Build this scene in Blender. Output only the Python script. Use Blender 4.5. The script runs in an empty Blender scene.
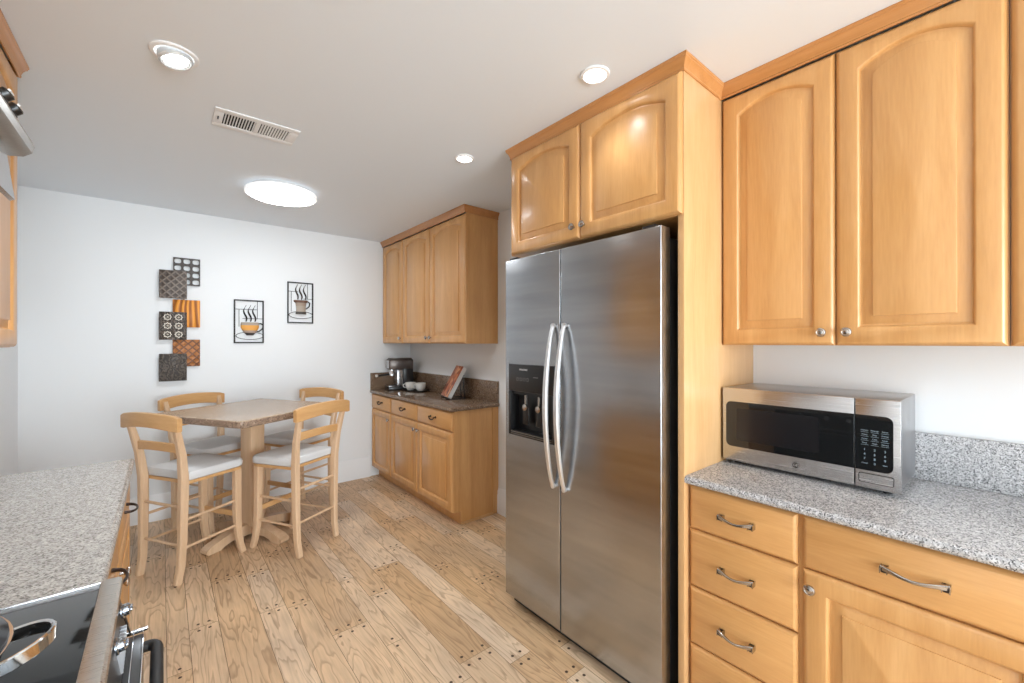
import bpy, bmesh, math, random
from mathutils import Vector, Matrix
random.seed(7)
PI = math.pi
SC = bpy.context.scene
COL = SC.collection

# ------------------------------------------------------------------ camera
CAMZ = 1.4137
cam_d = bpy.data.cameras.new('camera'); cam = bpy.data.objects.new('camera', cam_d); COL.objects.link(cam)
cam.location = (0, 0, CAMZ)
cam.rotation_euler = (PI/2 + math.radians(0.115), 0, math.radians(-39.76))
cam_d.sensor_width = 36; cam_d.lens = 420.38/1024*36; cam_d.clip_start = 0.02
SC.camera = cam
# ------------------------------------------------------------------ world, exposure
vs = SC.view_settings
vs.view_transform = 'Standard'; vs.look = 'None'; vs.gamma = 1; vs.use_curve_mapping = False
vs.exposure = 0.62
W = bpy.data.worlds.new('world'); SC.world = W; W.use_nodes = True
W.node_tree.nodes['Background'].inputs[0].default_value = (0.85, 0.93, 1, 1)
W.node_tree.nodes['Background'].inputs[1].default_value = 1.5
# ------------------------------------------------------------------ large lights
def area(name, loc, rot, sx, sy, power, col=(1, 1, 1)):
    d = bpy.data.lights.new(name, 'AREA'); d.shape = 'RECTANGLE'; d.size = sx; d.size_y = sy
    d.energy = power; d.color = col
    o = bpy.data.objects.new(name, d); COL.objects.link(o); o.location = loc; o.rotation_euler = rot
    return o
# added daylight panel behind the camera, set at an added unseen glazed opening
area('added_daylight', (0.7, -4.15, 1.2), (PI/2, 0, 0), 2.5, 2.1, 160, (0.84, 0.935, 1.0))

CEIL = 2.489; XW = 2.150; YF = 4.377; XL = -0.76; YB = -4.2

# ------------------------------------------------------------------ material helpers
def new_mat(name):
    m = bpy.data.materials.new(name); m.use_nodes = True
    nt = m.node_tree; b = nt.nodes['Principled BSDF']
    return m, nt, b
def N(nt, t, **kw):
    n = nt.nodes.new(t)
    for k, v in kw.items():
        if k in n.inputs: n.inputs[k].default_value = v
        else: setattr(n, k, v)
    return n
def L(nt, a, b): nt.links.new(a, b)
def ramp(nt, stops, interp='LINEAR'):
    r = nt.nodes.new('ShaderNodeValToRGB'); e = r.color_ramp.elements; r.color_ramp.interpolation = interp
    while len(e) < len(stops): e.new(0.5)
    for i, (p, c) in enumerate(stops):
        e[i].position = p; e[i].color = (c[0], c[1], c[2], 1)
    return r
def coords(nt, scale=(1, 1, 1), rot=(0, 0, 0), out='Object'):
    t = nt.nodes.new('ShaderNodeTexCoord'); m = nt.nodes.new('ShaderNodeMapping')
    m.inputs['Scale'].default_value = scale; m.inputs['Rotation'].default_value = rot
    L(nt, t.outputs[out], m.inputs[0]); return m.outputs[0]
def plain(name, col, rough=.5, metal=0.0, bump=0, bscale=200, coat=0, spec=None):
    m, nt, b = new_mat(name)
    b.inputs['Base Color'].default_value = (*col, 1); b.inputs['Roughness'].default_value = rough
    b.inputs['Metallic'].default_value = metal; b.inputs['Coat Weight'].default_value = coat
    if spec is not None: b.inputs['Specular IOR Level'].default_value = spec
    n = N(nt, 'ShaderNodeTexNoise', Scale=bscale, Detail=3.0); L(nt, coords(nt), n.inputs['Vector'])
    if bump:
        bp = N(nt, 'ShaderNodeBump', Strength=bump, Distance=.002); L(nt, n.outputs[0], bp.inputs['Height'])
        L(nt, bp.outputs[0], b.inputs['Normal'])
    else:
        r = ramp(nt, [(0, [c*.96 for c in col]), (1, [min(1, c*1.03) for c in col])])
        L(nt, n.outputs[0], r.inputs[0]); L(nt, r.outputs[0], b.inputs['Base Color'])
    return m
def wood(name, c0, c1, c2, axis='z', rough=.33, coat=.25, sc=1.0):
    m, nt, b = new_mat(name)
    s = {'z': (9, 9, .7), 'x': (.7, 9, 9), 'y': (9, .7, 9)}[axis]
    v = coords(nt, tuple(k*sc for k in s))
    n1 = N(nt, 'ShaderNodeTexNoise', Scale=1.6, Detail=5.0, Roughness=.55, Distortion=.6); L(nt, v, n1.inputs['Vector'])
    v2 = coords(nt, tuple(k*sc*9 for k in s))
    n2 = N(nt, 'ShaderNodeTexNoise', Scale=2.0, Detail=3.0); L(nt, v2, n2.inputs['Vector'])
    mx = N(nt, 'ShaderNodeMix', data_type='FLOAT'); mx.inputs[0].default_value = .3
    L(nt, n1.outputs[0], mx.inputs[2]); L(nt, n2.outputs[0], mx.inputs[3])
    r = ramp(nt, [(.3, c0), (.5, c1), (.7, c2)]); L(nt, mx.outputs[0], r.inputs[0])
    L(nt, r.outputs[0], b.inputs['Base Color'])
    b.inputs['Roughness'].default_value = rough; b.inputs['Coat Weight'].default_value = coat
    b.inputs['Coat Roughness'].default_value = .15
    return m
def granite(name, cols, rough=.14, scale=1.0):
    m, nt, b = new_mat(name); v = coords(nt)
    vo = N(nt, 'ShaderNodeTexVoronoi', Scale=230*scale); L(nt, v, vo.inputs['Vector'])
    sep = nt.nodes.new('ShaderNodeSeparateColor'); L(nt, vo.outputs['Color'], sep.inputs[0])
    r = ramp(nt, cols, 'LINEAR'); L(nt, sep.outputs[0], r.inputs[0])
    n = N(nt, 'ShaderNodeTexNoise', Scale=60*scale, Detail=4.0); L(nt, v, n.inputs['Vector'])
    r2 = ramp(nt, [(.3, (.72, .72, .72)), (.65, (1.08, 1.08, 1.08))]); L(nt, n.outputs[0], r2.inputs[0])
    mx = N(nt, 'ShaderNodeMix', data_type='RGBA', blend_type='MULTIPLY'); mx.inputs[0].default_value = 1
    L(nt, r.outputs[0], mx.inputs[6]); L(nt, r2.outputs[0], mx.inputs[7])
    L(nt, mx.outputs[2], b.inputs['Base Color'])
    b.inputs['Roughness'].default_value = rough
    return m
def steel(name, col=(.55, .55, .56), rough=.25, axis=(1, 60, 60), bump=.012):
    m, nt, b = new_mat(name)
    b.inputs['Metallic'].default_value = 1; b.inputs['Base Color'].default_value = (*col, 1)
    n = N(nt, 'ShaderNodeTexNoise', Scale=6.0, Detail=4.0); L(nt, coords(nt, axis), n.inputs['Vector'])
    r = N(nt, 'ShaderNodeMapRange'); r.inputs[3].default_value = rough*.8; r.inputs[4].default_value = rough*1.25
    L(nt, n.outputs[0], r.inputs[0]); L(nt, r.outputs[0], b.inputs['Roughness'])
    rc = ramp(nt, [(.3, [c*.90 for c in col]), (.7, [min(1, c*1.10) for c in col])]); L(nt, n.outputs[0], rc.inputs[0]); L(nt, rc.outputs[0], b.inputs['Base Color'])
    bp = N(nt, 'ShaderNodeBump', Strength=bump, Distance=.001); L(nt, n.outputs[0], bp.inputs['Height'])
    L(nt, bp.outputs[0], b.inputs['Normal'])
    return m
def emit(name, col, s):
    m, nt, b = new_mat(name)
    b.inputs['Base Color'].default_value = (.9, .9, .9, 1)
    b.inputs['Emission Color'].default_value = (*col, 1); b.inputs['Emission Strength'].default_value = s
    return m

MAPLE = wood('maple', (.57, .285, .095), (.655, .345, .125), (.73, .41, .165), 'z')
MAPLE_H = wood('maple_horizontal', (.57, .285, .095), (.655, .345, .125), (.73, .41, .165), 'x')
MAPLE_PALE = wood('maple_pale_panel', (.58, .32, .135), (.65, .38, .17), (.71, .44, .215), 'z')
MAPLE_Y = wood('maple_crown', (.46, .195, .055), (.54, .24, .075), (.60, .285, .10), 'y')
BEECH = wood('beech', (.60, .395, .235), (.68, .465, .29), (.75, .53, .35), 'z', .38, .15, 1.6)
BEECH_H = wood('beech_rail', (.58, .31, .12), (.65, .37, .155), (.71, .43, .20), 'x', .34, .25, 1.6)
TOE = plain('toe_kick_wood', (.30, .14, .05), .5)
DARKIN = plain('cabinet_interior', (.16, .08, .03), .7)
WALL = plain('wall_paint', (.84, .86, .875), .75, bump=.10, bscale=160)
CEILM = plain('ceiling_paint', (.83, .88, .93), .8, bump=.06, bscale=180)
TRIM = plain('white_trim', (.85, .855, .86), .4)
GRAN = granite('granite_grey', [(.0, (.07, .07, .075)), (.12, (.18, .18, .185)), (.3, (.39, .39, .40)), (.6, (.55, .55, .56)), (1, (.73, .73, .74))], .14, 1.5)
GRAN_L = granite('granite_grey_warm_light', [(.0, (.14, .125, .11)), (.13, (.28, .255, .23)), (.32, (.44, .405, .37)), (.62, (.57, .535, .49)), (1, (.72, .69, .65))], .22, 1.35)  # same granite as the right run, its warmer light put into the colour
GRAN_B = granite('granite_brown', [(.0, (.025, .015, .010)), (.2, (.11, .062, .036)), (.5, (.22, .132, .078)), (.8, (.32, .215, .14)), (1, (.46, .36, .27))], .12, 1.3)
TABLETOP = granite('table_speckle', [(.0, (.30, .20, .13)), (.2, (.43, .31, .21)), (.5, (.54, .40, .285)), (.8, (.61, .475, .355)), (1, (.70, .57, .45))], .25, 1.4)
TABLE_EDGE = granite('table_edge_speckle', [(.0, (.10, .06, .04)), (.2, (.23, .15, .10)), (.5, (.36, .25, .18)), (1, (.50, .38, .29))], .3, .9)
STEEL = steel('brushed_steel')
TRIMSTEEL = steel('range_trim_steel', (.60, .56, .51), .28)
HOODSTEEL = steel('hood_steel', (.38, .37, .35), .3)
STEEL_D = steel('fridge_steel', (.43, .44, .455), .22, (.25, 3, 3), .004)
ALU = plain('satin_aluminium', (.80, .81, .83), .3, .85)
CHROME = plain('chrome', (.75, .76, .78), .08, 1.0)
PEWTER = plain('pewter', (.46, .43, .40), .2, 1.0)
PEWTER_D = plain('dark_pewter', (.07, .06, .055), .3, .9)
BRONZE = plain('dark_bronze', (.05, .035, .03), .35, .8)
BLACK = plain('black_plastic', (.012, .012, .013), .3)
BLACKM = plain('black_matte', (.014, .014, .015), .55)
GLASSB = plain('black_glass', (.010, .011, .012), .04, 0, coat=.5)
COOKGLASS = plain('cooktop_glass', (.008, .009, .009), .05, spec=.3)
FABRIC = plain('pale_grey_fabric', (.68, .68, .68), .95, bump=.25, bscale=420)
CERAM = plain('white_ceramic', (.86, .84, .79), .15)
WHITE_P = plain('white_plastic', (.86, .86, .86), .45)
KEYINK = plain('key_legend', (.35, .45, .52), .5)
PAPER = plain('book_pages', (.80, .80, .79), .8)
BLUEKNOB = plain('polished_knob', (.50, .56, .64), .1, 1.0)

# ------------------------------------------------------------------ mesh builder
class MB:
    def __init__(s): s.bm = bmesh.new(); s.mi = 0
    def _tag(s, faces):
        for f in faces: f.material_index = s.mi
    def box(s, x0, x1, y0, y1, z0, z1, bev=0, seg=2):
        bm = s.bm
        vs_ = [bm.verts.new(p) for p in ((x0,y0,z0),(x1,y0,z0),(x1,y1,z0),(x0,y1,z0),(x0,y0,z1),(x1,y0,z1),(x1,y1,z1),(x0,y1,z1))]
        fs = [bm.faces.new([vs_[i] for i in q]) for q in ((0,3,2,1),(4,5,6,7),(0,1,5,4),(1,2,6,5),(2,3,7,6),(3,0,4,7))]
        s._tag(fs)
        if bev > 0:
            ed = list({e for f in fs for e in f.edges})
            r = bmesh.ops.bevel(bm, geom=ed, offset=bev, segments=seg, affect='EDGES', profile=.5)
            s._tag(r['faces'])
        return s
    def loops(s, Ls, cap0=True, cap1=True, closed=True):
        bm = s.bm; V = [[bm.verts.new(p) for p in l] for l in Ls]; n = len(V[0])
        for a, b in zip(V, V[1:]):
            for i in range(n if closed else n-1):
                j = (i+1) % n
                try: s._tag([bm.faces.new((a[i], a[j], b[j], b[i]))])
                except ValueError: pass
        if cap0: s._tag([bm.faces.new(list(reversed(V[0])))])
        if cap1: s._tag([bm.faces.new(V[-1])])
        return s
    def lathe(s, prof, c=(0,0,0), axis='z', n=20):
        """prof: list of (radius, along-axis)"""
        Ls = []
        for r, h in prof:
            r = max(r, 1e-5); l = []
            for i in range(n):
                a = 2*PI*i/n; p, q = r*math.cos(a), r*math.sin(a)
                l.append({'z': (c[0]+p, c[1]+q, c[2]+h), 'x': (c[0]+h, c[1]+p, c[2]+q), 'y': (c[0]+q, c[1]+h, c[2]+p)}[axis])
            Ls.append(l)
        return s.loops(Ls)
    def tube(s, path, r, n=8, closed=False, cap=True):
        P = [Vector(p) for p in path]; R = r if isinstance(r, (list, tuple)) else [r]*len(P)
        m = len(P); Ls = []; up = None
        for i in range(m):
            if closed: t = (P[(i+1) % m]-P[i-1]).normalized()
            else: t = (P[min(i+1, m-1)]-P[max(i-1, 0)]).normalized()
            if up is None:
                up = Vector((0,0,1)) if abs(t.z) < .9 else Vector((1,0,0))
            a = t.cross(up).normalized(); up = a.cross(t).normalized()
            Ls.append([tuple(P[i]+R[i]*(math.cos(2*PI*k/n)*a+math.sin(2*PI*k/n)*up)) for k in range(n)])
        if closed:
            Ls.append(Ls[0]); return s.loops(Ls, False, False)
        return s.loops(Ls, cap, cap)
    def bar(s, path, w, d, wdir=(1,0,0), ch=.004):
        """rectangular bar swept along path: w across wdir, d across the other; chamfered corners"""
        P = [Vector(p) for p in path]; m = len(P); Ls = []; wd0 = Vector(wdir)
        Wl = w if isinstance(w, (list, tuple)) else [w]*m; Dl = d if isinstance(d, (list, tuple)) else [d]*m
        for i in range(m):
            t = (P[min(i+1, m-1)]-P[max(i-1, 0)]).normalized()
            b = t.cross(wd0).normalized(); a = b.cross(t).normalized()
            hw, hd = Wl[i]/2, Dl[i]/2; c = min(ch, hw*.6, hd*.6)
            l = [(hw,-hd+c),(hw,hd-c),(hw-c,hd),(-hw+c,hd),(-hw,hd-c),(-hw,-hd+c),(-hw+c,-hd),(hw-c,-hd)]
            Ls.append([tuple(P[i]+a*x+b*y) for x, y in l])
        return s.loops(Ls)
    def prism(s, pts, z0, z1):
        return s.loops([[(x,y,z0) for x,y in pts], [(x,y,z1) for x,y in pts]])
    def mesh(s, me, mat4=None):
        k = len(s.bm.verts); f0 = len(s.bm.faces); s.bm.from_mesh(me)
        s.bm.verts.ensure_lookup_table(); s.bm.faces.ensure_lookup_table()
        if mat4 is not None:
            for v in s.bm.verts[k:]: v.co = mat4 @ v.co
        s._tag(s.bm.faces[f0:])
        return s
    def xform(s, m):
        bmesh.ops.transform(s.bm, matrix=m, verts=s.bm.verts); return s
    def build(s, name, mats, parent=None, loc=(0,0,0), rot=(0,0,0), smooth=True, ang=32, recalc=True):
        bm = s.bm
        if recalc: bmesh.ops.recalc_face_normals(bm, faces=bm.faces)
        if smooth:
            lim = math.radians(ang)
            for f in bm.faces: f.smooth = True
            for e in bm.edges:
                if len(e.link_faces) != 2 or e.calc_face_angle(0) > lim: e.smooth = False
        me = bpy.data.meshes.new(name); bm.to_mesh(me); bm.free()
        for m in (mats if isinstance(mats, (list, tuple)) else [mats]): me.materials.append(m)
        o = bpy.data.objects.new(name, me); COL.objects.link(o)
        o.location = loc; o.rotation_euler = rot
        if parent: o.parent = parent
        return o
def thing(name, label, cat, loc=(0,0,0), rotz=0, group=None):
    o = bpy.data.objects.new(name, None); COL.objects.link(o); o.empty_display_size = .05
    o.location = loc; o.rotation_euler = (0, 0, rotz); return tag(o, label, cat, group)
def tag(o, label, cat, group=None):
    o['label'] = label; o['category'] = cat
    if group: o['group'] = group
    return o
def struct(o, label=None, cat=None):
    o['kind'] = 'structure'
    if label: o['label'] = label
    if cat: o['category'] = cat
    return o
def text_mesh(txt, size, depth=.0006):
    cu = bpy.data.curves.new('txt', 'FONT'); cu.body = txt; cu.size = size; cu.extrude = depth
    cu.align_x = 'CENTER'; cu.align_y = 'CENTER'; cu.resolution_u = 3
    o = bpy.data.objects.new('txt', cu); COL.objects.link(o)
    dg = bpy.context.evaluated_depsgraph_get(); me = bpy.data.meshes.new_from_object(o.evaluated_get(dg))
    bpy.data.objects.remove(o); bpy.data.curves.remove(cu); return me
FRONT = Matrix.Rotation(PI/2, 4, 'X')      # text in XY -> standing in XZ facing -Y
def arc(cx, cy, r, a0, a1, n): return [(cx+r*math.cos(a0+(a1-a0)*i/n), cy+r*math.sin(a0+(a1-a0)*i/n)) for i in range(n+1)]
def rrect(x0, x1, y0, y1, r, n=4):
    return arc(x1-r, y0+r, r, -PI/2, 0, n)+arc(x1-r, y1-r, r, 0, PI/2, n)+arc(x0+r, y1-r, r, PI/2, PI, n)+arc(x0+r, y0+r, r, PI, 1.5*PI, n)

# ------------------------------------------------------------------ the room
def floor():
    # pegged boards of mixed widths running along Y, one mesh
    bm = bmesh.new(); lay = bm.loops.layers.color.new('tone')
    x = XL-.05; widths = [.17, .12, .12, .17, .085, .12]; rng = random.Random(11)
    edges = [1.007]
    k = 0
    while edges[-1] < XW+.05: edges.append(edges[-1]+widths[k % 6]); k += 1
    k = -1
    while edges[0] > XL-.05: edges.insert(0, edges[0]-widths[k % 6]); k -= 1
    def quad(p, mi, tone):
        f = bm.faces.new([bm.verts.new(q) for q in p]); f.material_index = mi
        for l in f.loops: l[lay] = (*tone, 1)
    pegs = []
    for i, (a, b) in enumerate(zip(edges, edges[1:])):
        a = max(a, XL-.05); b = min(b, XW+.05)
        if b-a < .004: continue
        y = YB-.1-rng.random()*.9
        fixed = {0: 1.568, 1: 1.427}.get(round((a-1.007)/.145)) if a > .99 and a < 1.25 else None
        cuts = []
        while y < YF+.1:
            cuts.append(y); y += rng.uniform(.45, 1.15)
        cuts.append(YF+.15)
        if fixed:
            j = min(range(len(cuts)), key=lambda q: abs(cuts[q]-fixed)); cuts[j] = fixed
        g = .0009
        for y0, y1 in zip(cuts, cuts[1:]):
            tone = (rng.random(), rng.random(), rng.random())
            quad([(a+g,y0+g,0),(b-g,y0+g,0),(b-g,y1-g,0),(a+g,y1-g,0)], 0, tone)
            w = b-a; np_ = 3 if w > .15 else (2 if w > .1 else 1)
            for yy in (y0+.03, y1-.03):
                for q in range(np_):
                    pegs.append((a+w*(q+.5)/np_ + (0 if np_ != 2 else (.008 if q == 0 else -.008)), yy))
    for px, py in pegs:
        f = bm.faces.new([bm.verts.new((px+0.0072*math.cos(t*PI/5), py+.0072*math.sin(t*PI/5), .0006)) for t in range(10)])
        f.material_index = 1
    f = bm.faces.new([bm.verts.new(p) for p in ((XL-.05,YB-.1,-.004),(XW+.05,YB-.1,-.004),(XW+.05,YF+.1,-.004),(XL-.05,YF+.1,-.004))]); f.material_index = 2
    me = bpy.data.meshes.new('floor'); bm.to_mesh(me); bm.free()
    m, nt, b = new_mat('hickory_boards')
    at = N(nt, 'ShaderNodeVertexColor'); at.layer_name = 'tone'
    sep = nt.nodes.new('ShaderNodeSeparateColor'); L(nt, at.outputs[0], sep.inputs[0])
    tc = nt.nodes.new('ShaderNodeTexCoord')
    off = N(nt, 'ShaderNodeVectorMath', operation='SCALE'); off.inputs[3].default_value = 37.0; L(nt, at.outputs[0], off.inputs[0])
    add = N(nt, 'ShaderNodeVectorMath', operation='ADD'); L(nt, tc.outputs['Object'], add.inputs[0]); L(nt, off.outputs[0], add.inputs[1])
    mp = nt.nodes.new('ShaderNodeMapping'); mp.inputs['Scale'].default_value = (9.5, 1.35, 1); L(nt, add.outputs[0], mp.inputs[0])
    # cathedral figure: contour lines of a stretched noise
    n1 = N(nt, 'ShaderNodeTexNoise', Scale=1.0, Detail=3.0, Roughness=.45, Distortion=.35); L(nt, mp.outputs[0], n1.inputs['Vector'])
    mul = N(nt, 'ShaderNodeMath', operation='MULTIPLY'); mul.inputs[1].default_value = 13.0; L(nt, n1.outputs[0], mul.inputs[0])
    fr = N(nt, 'ShaderNodeMath', operation='FRACT'); L(nt, mul.outputs[0], fr.inputs[0])
    r1 = ramp(nt, [(0, (1, 1, 1)), (.62, (.93, .93, .93)), (.86, (.62, .57, .53)), (.93, (.70, .66, .63)), (1, (1, 1, 1))]); L(nt, fr.outputs[0], r1.inputs[0])
    mp2 = nt.nodes.new('ShaderNodeMapping'); mp2.inputs['Scale'].default_value = (90, 5, 1); L(nt, add.outputs[0], mp2.inputs[0])
    n2 = N(nt, 'ShaderNodeTexNoise', Scale=1.0, Detail=4.0); L(nt, mp2.outputs[0], n2.inputs['Vector'])
    r2 = ramp(nt, [(.3, (.86, .85, .83)), (.6, (1.04, 1.04, 1.04))]); L(nt, n2.outputs[0], r2.inputs[0])
    base = ramp(nt, [(0, (.64, .42, .235)), (.35, (.75, .535, .34)), (.7, (.81, .61, .42)), (1, (.70, .53, .37))]); L(nt, sep.outputs[0], base.inputs[0])
    m1 = N(nt, 'ShaderNodeMix', data_type='RGBA', blend_type='MULTIPLY'); m1.inputs[0].default_value = .8
    L(nt, base.outputs[0], m1.inputs[6]); L(nt, r1.outputs[0], m1.inputs[7])
    m2 = N(nt, 'ShaderNodeMix', data_type='RGBA', blend_type='MULTIPLY'); m2.inputs[0].default_value = 1
    L(nt, m1.outputs[2], m2.inputs[6]); L(nt, r2.outputs[0], m2.inputs[7])
    n3 = N(nt, 'ShaderNodeTexNoise', Scale=2.2, Detail=3.0); L(nt, tc.outputs['Object'], n3.inputs['Vector'])
    r3 = ramp(nt, [(.35, (.84, .84, .86)), (.65, (1.05, 1.03, 1.0))]); L(nt, n3.outputs[0], r3.inputs[0])
    m3 = N(nt, 'ShaderNodeMix', data_type='RGBA', blend_type='MULTIPLY'); m3.inputs[0].default_value = 1
    L(nt, m2.outputs[2], m3.inputs[6]); L(nt, r3.outputs[0], m3.inputs[7])
    L(nt, m3.outputs[2], b.inputs['Base Color'])
    b.inputs['Roughness'].default_value = .36
    bp = N(nt, 'ShaderNodeBump', Strength=.12, Distance=.002); L(nt, r2.outputs[0], bp.inputs['Height']); L(nt, bp.outputs[0], b.inputs['Normal'])
    me.materials.append(m); me.materials.append(plain('peg_wood', (.06, .03, .015), .5)); me.materials.append(plain('board_gap', (.10, .055, .03), .8))
    o = bpy.data.objects.new('floor', me); COL.objects.link(o)
    return struct(o, 'pale pegged hickory board floor', 'floor')
floor()
struct(MB().box(XL-.05, XW+.05, YB-.1, YF+.1, CEIL, CEIL+.06).build('ceiling', CEILM), 'smooth white ceiling', 'ceiling')
struct(MB().box(XL-.05, XW+.12, YF, YF+.1, 0, CEIL).build('wall_far', WALL), 'white far wall carrying the wall art', 'wall')
struct(MB().box(XW, XW+.1, YB-.1, YF, 0, CEIL).build('wall_right', WALL), 'white right wall behind cabinets and fridge', 'wall')
struct(MB().box(XL-.1, XL, YB-.1, YF, 0, CEIL).build('wall_left', WALL), 'white left wall behind the range', 'wall')
wb = MB()
wb.box(XL, -.6, YB-.1, YB, 0, CEIL); wb.box(2.0, XW, YB-.1, YB, 0, CEIL); wb.box(-.6, 2.0, YB-.1, YB, 2.25, CEIL)
struct(wb.build('wall_back', WALL), 'white back wall around the added glazed door', 'wall')
wd = struct(bpy.data.objects.new('added_window_1', None), 'unseen wide glazed patio door, added for daylight', 'window'); COL.objects.link(wd); wd.location = (.7, YB-.05, 0)  # unseen door, added as a source of daylight
fr = MB()
for x0, x1 in ((-1.3, -1.24), (-.03, .03), (1.24, 1.3)): fr.box(x0, x1, -.03, .03, 0.02, 2.25)
fr.box(-1.3, 1.3, -.03, .03, 2.19, 2.25); fr.box(-1.3, 1.3, -.03, .03, 0.0, .08); fr.build('added_window_frame', TRIM, wd)

def baseboard(name, p0, p1, nrm, label):
    p0 = Vector((*p0, 0)); p1 = Vector((*p1, 0)); n = Vector((*nrm, 0))
    prof = [(0, 0), (.016, 0), (.016, .150), (.0125, .156), (.0125, .182), (.007, .194), (.004, .205), (0, .205)]
    mb = MB().loops([[tuple(p+n*a+Vector((0,0,h))) for a, h in prof] for p in (p0, p1)])
    struct(mb.build(name, TRIM), label, 'baseboard')
baseboard('baseboard_far', (XL, YF), (1.69, YF), (0, -1), 'tall white baseboard along the far wall')
baseboard('baseboard_right', (XW, 1.80), (XW, 2.757), (-1, 0), 'tall white baseboard between fridge and small cabinets')
baseboard('baseboard_left', (XL, 2.47), (XL, YF-.017), (1, 0), 'tall white baseboard on the left wall')

# ------------------------------------------------------------------ cabinet parts  (local frame: x along width, front faces -y at y=0, z up)
def panel_loop(w, h, s, rise, x_off=0, nt_=15, top_extra=0):
    """inset s; arched top: sides lower by rise"""
    l = [(s, s), (w-s, s)]
    for i in range(nt_):
        f = i/(nt_-1); x = (w-s)+(s-(w-s))*f
        q = 2*f-1
        z = h-s-top_extra-rise*(q*q)
        l.append((x, z))
    return l
def door_mesh(w, h, rise=0, t=.02, rail=.056, bev=.007):
    mb = MB(); Ls = []
    def add(s, y, r, te=0): Ls.append([(x, y, z) for x, z in panel_loop(w, h, s, r, top_extra=te)])
    add(0, t, 0); add(0, .0105, 0); add(.002, .0075, 0); add(.003, .0055, 0); add(.010, .0012, 0); add(.0125, 0, 0)
    te = -.016 if rise else 0
    add(rail, 0, rise, te); add(rail+.003, .0015, rise, te); add(rail+.006, .0055, rise, te); add(rail+.0085, .0125, rise, te); add(rail+.014, .013, rise, te)
    add(rail+.015, .0125, rise, te); add(rail+.040, .0065, rise*.97, te); add(rail+.0405, .0020, rise*.97, te); add(rail+.0425, .0010, rise*.97, te)
    mb.loops(Ls)
    return mb
def slab_mesh(w, h, t=.02, bev=.010):
    mb = MB(); Ls = []
    for s, y in ((0, t), (0, .0105), (.002, .0075), (.003, .0055), (.010, .0012), (.0125, 0)):
        Ls.append([(s, y, s), (w-s, y, s), (w-s, y, h-s), (s, y, h-s)])
    return mb.loops(Ls)
def knob(parent, x, z, y=0, s=1.0):
    k = MB().lathe([(.006*s, 0), (.0055*s, -.010*s), (.008*s, -.013*s), (.0150*s, -.017*s), (.0162*s, -.021*s), (.015*s, -.0245*s), (.011*s, -.0265*s), (.0095*s, -.0255*s), (.005*s, -.0275*s), (0, -.028*s)], axis='y', n=20)
    return k.build('knob', PEWTER, parent, (x, y, z))
def pull(parent, x, z, length=.112, y=0):
    """wavy bow pull with square banded ends"""
    h = length/2; mb = MB()
    pts = []; ws = []; ds = []
    for i in range(17):
        f = -1+2*i/16; a = abs(f)
        yy = -.030+.010*(a**3)-.002*math.cos(f*PI)
        zz = -.004*math.cos(f*PI*1.0)
        pts.append((f*h, yy, zz)); ws.append(.0085+.0065*a**2); ds.append(.0075+.003*a**2)
    mb.bar(pts, ws, ds, (0, 0, 1), .002)
    mb.mi = 1
    for sx in (-1, 1):
        x0 = sx*(h-.006)
        mb.box(x0-.006, x0+.006, -.025, 0, -.0072, .0072, .002)
        mb.mi = 0; mb.box(x0-.0085, x0-.0065, -.027, -.001, -.0085, .0085); mb.box(x0+.0065, x0+.0085, -.027, -.001, -.0085, .0085); mb.mi = 1
    return mb.build('handle', [PEWTER, PEWTER_D], parent, (x, y, z))
def bail_pull(parent, x, z):
    mb = MB(); h = .04
    pts = [(h*math.cos(a), -.016-.006*math.sin(a), -.020*math.sin(a)) for a in [PI*i/12 for i in range(13)]]
    mb.tube(pts, [.0035+.0022*math.sin(PI*i/12) for i in range(13)], 8)
    for sx in (-1, 1): mb.lathe([(.010, 0), (.009, -.004), (.0045, -.007), (.0045, -.020), (.006, -.022), (0, -.024)], (sx*h, 0, 0), 'y', 12)
    return mb.build('handle', BRONZE, parent, (x, 0, z))
def carcass(parent, w, d, z0, z1, toe=0, y0=.02, mat=None, name='carcass', end=None):
    mb = MB()
    if toe:
        mb.box(0, w, y0, d, toe, z1); mb.box(0, w, y0+.065, d, z0, toe)
    else: mb.box(0, w, y0, d, z0, z1)
    return mb.build(name, mat or MAPLE, parent)

def add_door(parent, x0, x1, z0, z1, rise=0, kx=None, kz=None, rail=.058, mat=None, ks=1.0):
    d = door_mesh(x1-x0, z1-z0, rise, rail=rail).build('door', mat or MAPLE, parent, (x0, 0, z0))
    if kx is not None: knob(d, kx-x0, kz-z0, s=ks)
    return d
def add_drawer(parent, x0, x1, z0, z1, kind='pull', ln=.112, hx=None):
    d = slab_mesh(x1-x0, z1-z0).build('drawer', MAPLE_H, parent, (x0, 0, z0))
    cx = (x1-x0)/2 if hx is None else hx-x0
    if kind == 'pull': pull(d, cx, (z1-z0)/2, ln)
    elif kind == 'bow':
        mb = MB().tube([(.05*math.cos(a), -.034*math.sin(a)**.7, -.004*math.sin(a)) for a in [PI*i/12 for i in range(13)]], [.006-.0025*math.sin(PI*i/12) for i in range(13)], 8)
        mb.build('handle', BRONZE, d, (cx, 0, (z1-z0)/2))
    else: bail_pull(d, cx, (z1-z0)/2+.008)
    return d
RR = -PI/2      # right run: local x -> -Y, front -> -X
LR = PI/2       # left run:  local x -> +Y, front -> +X

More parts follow.
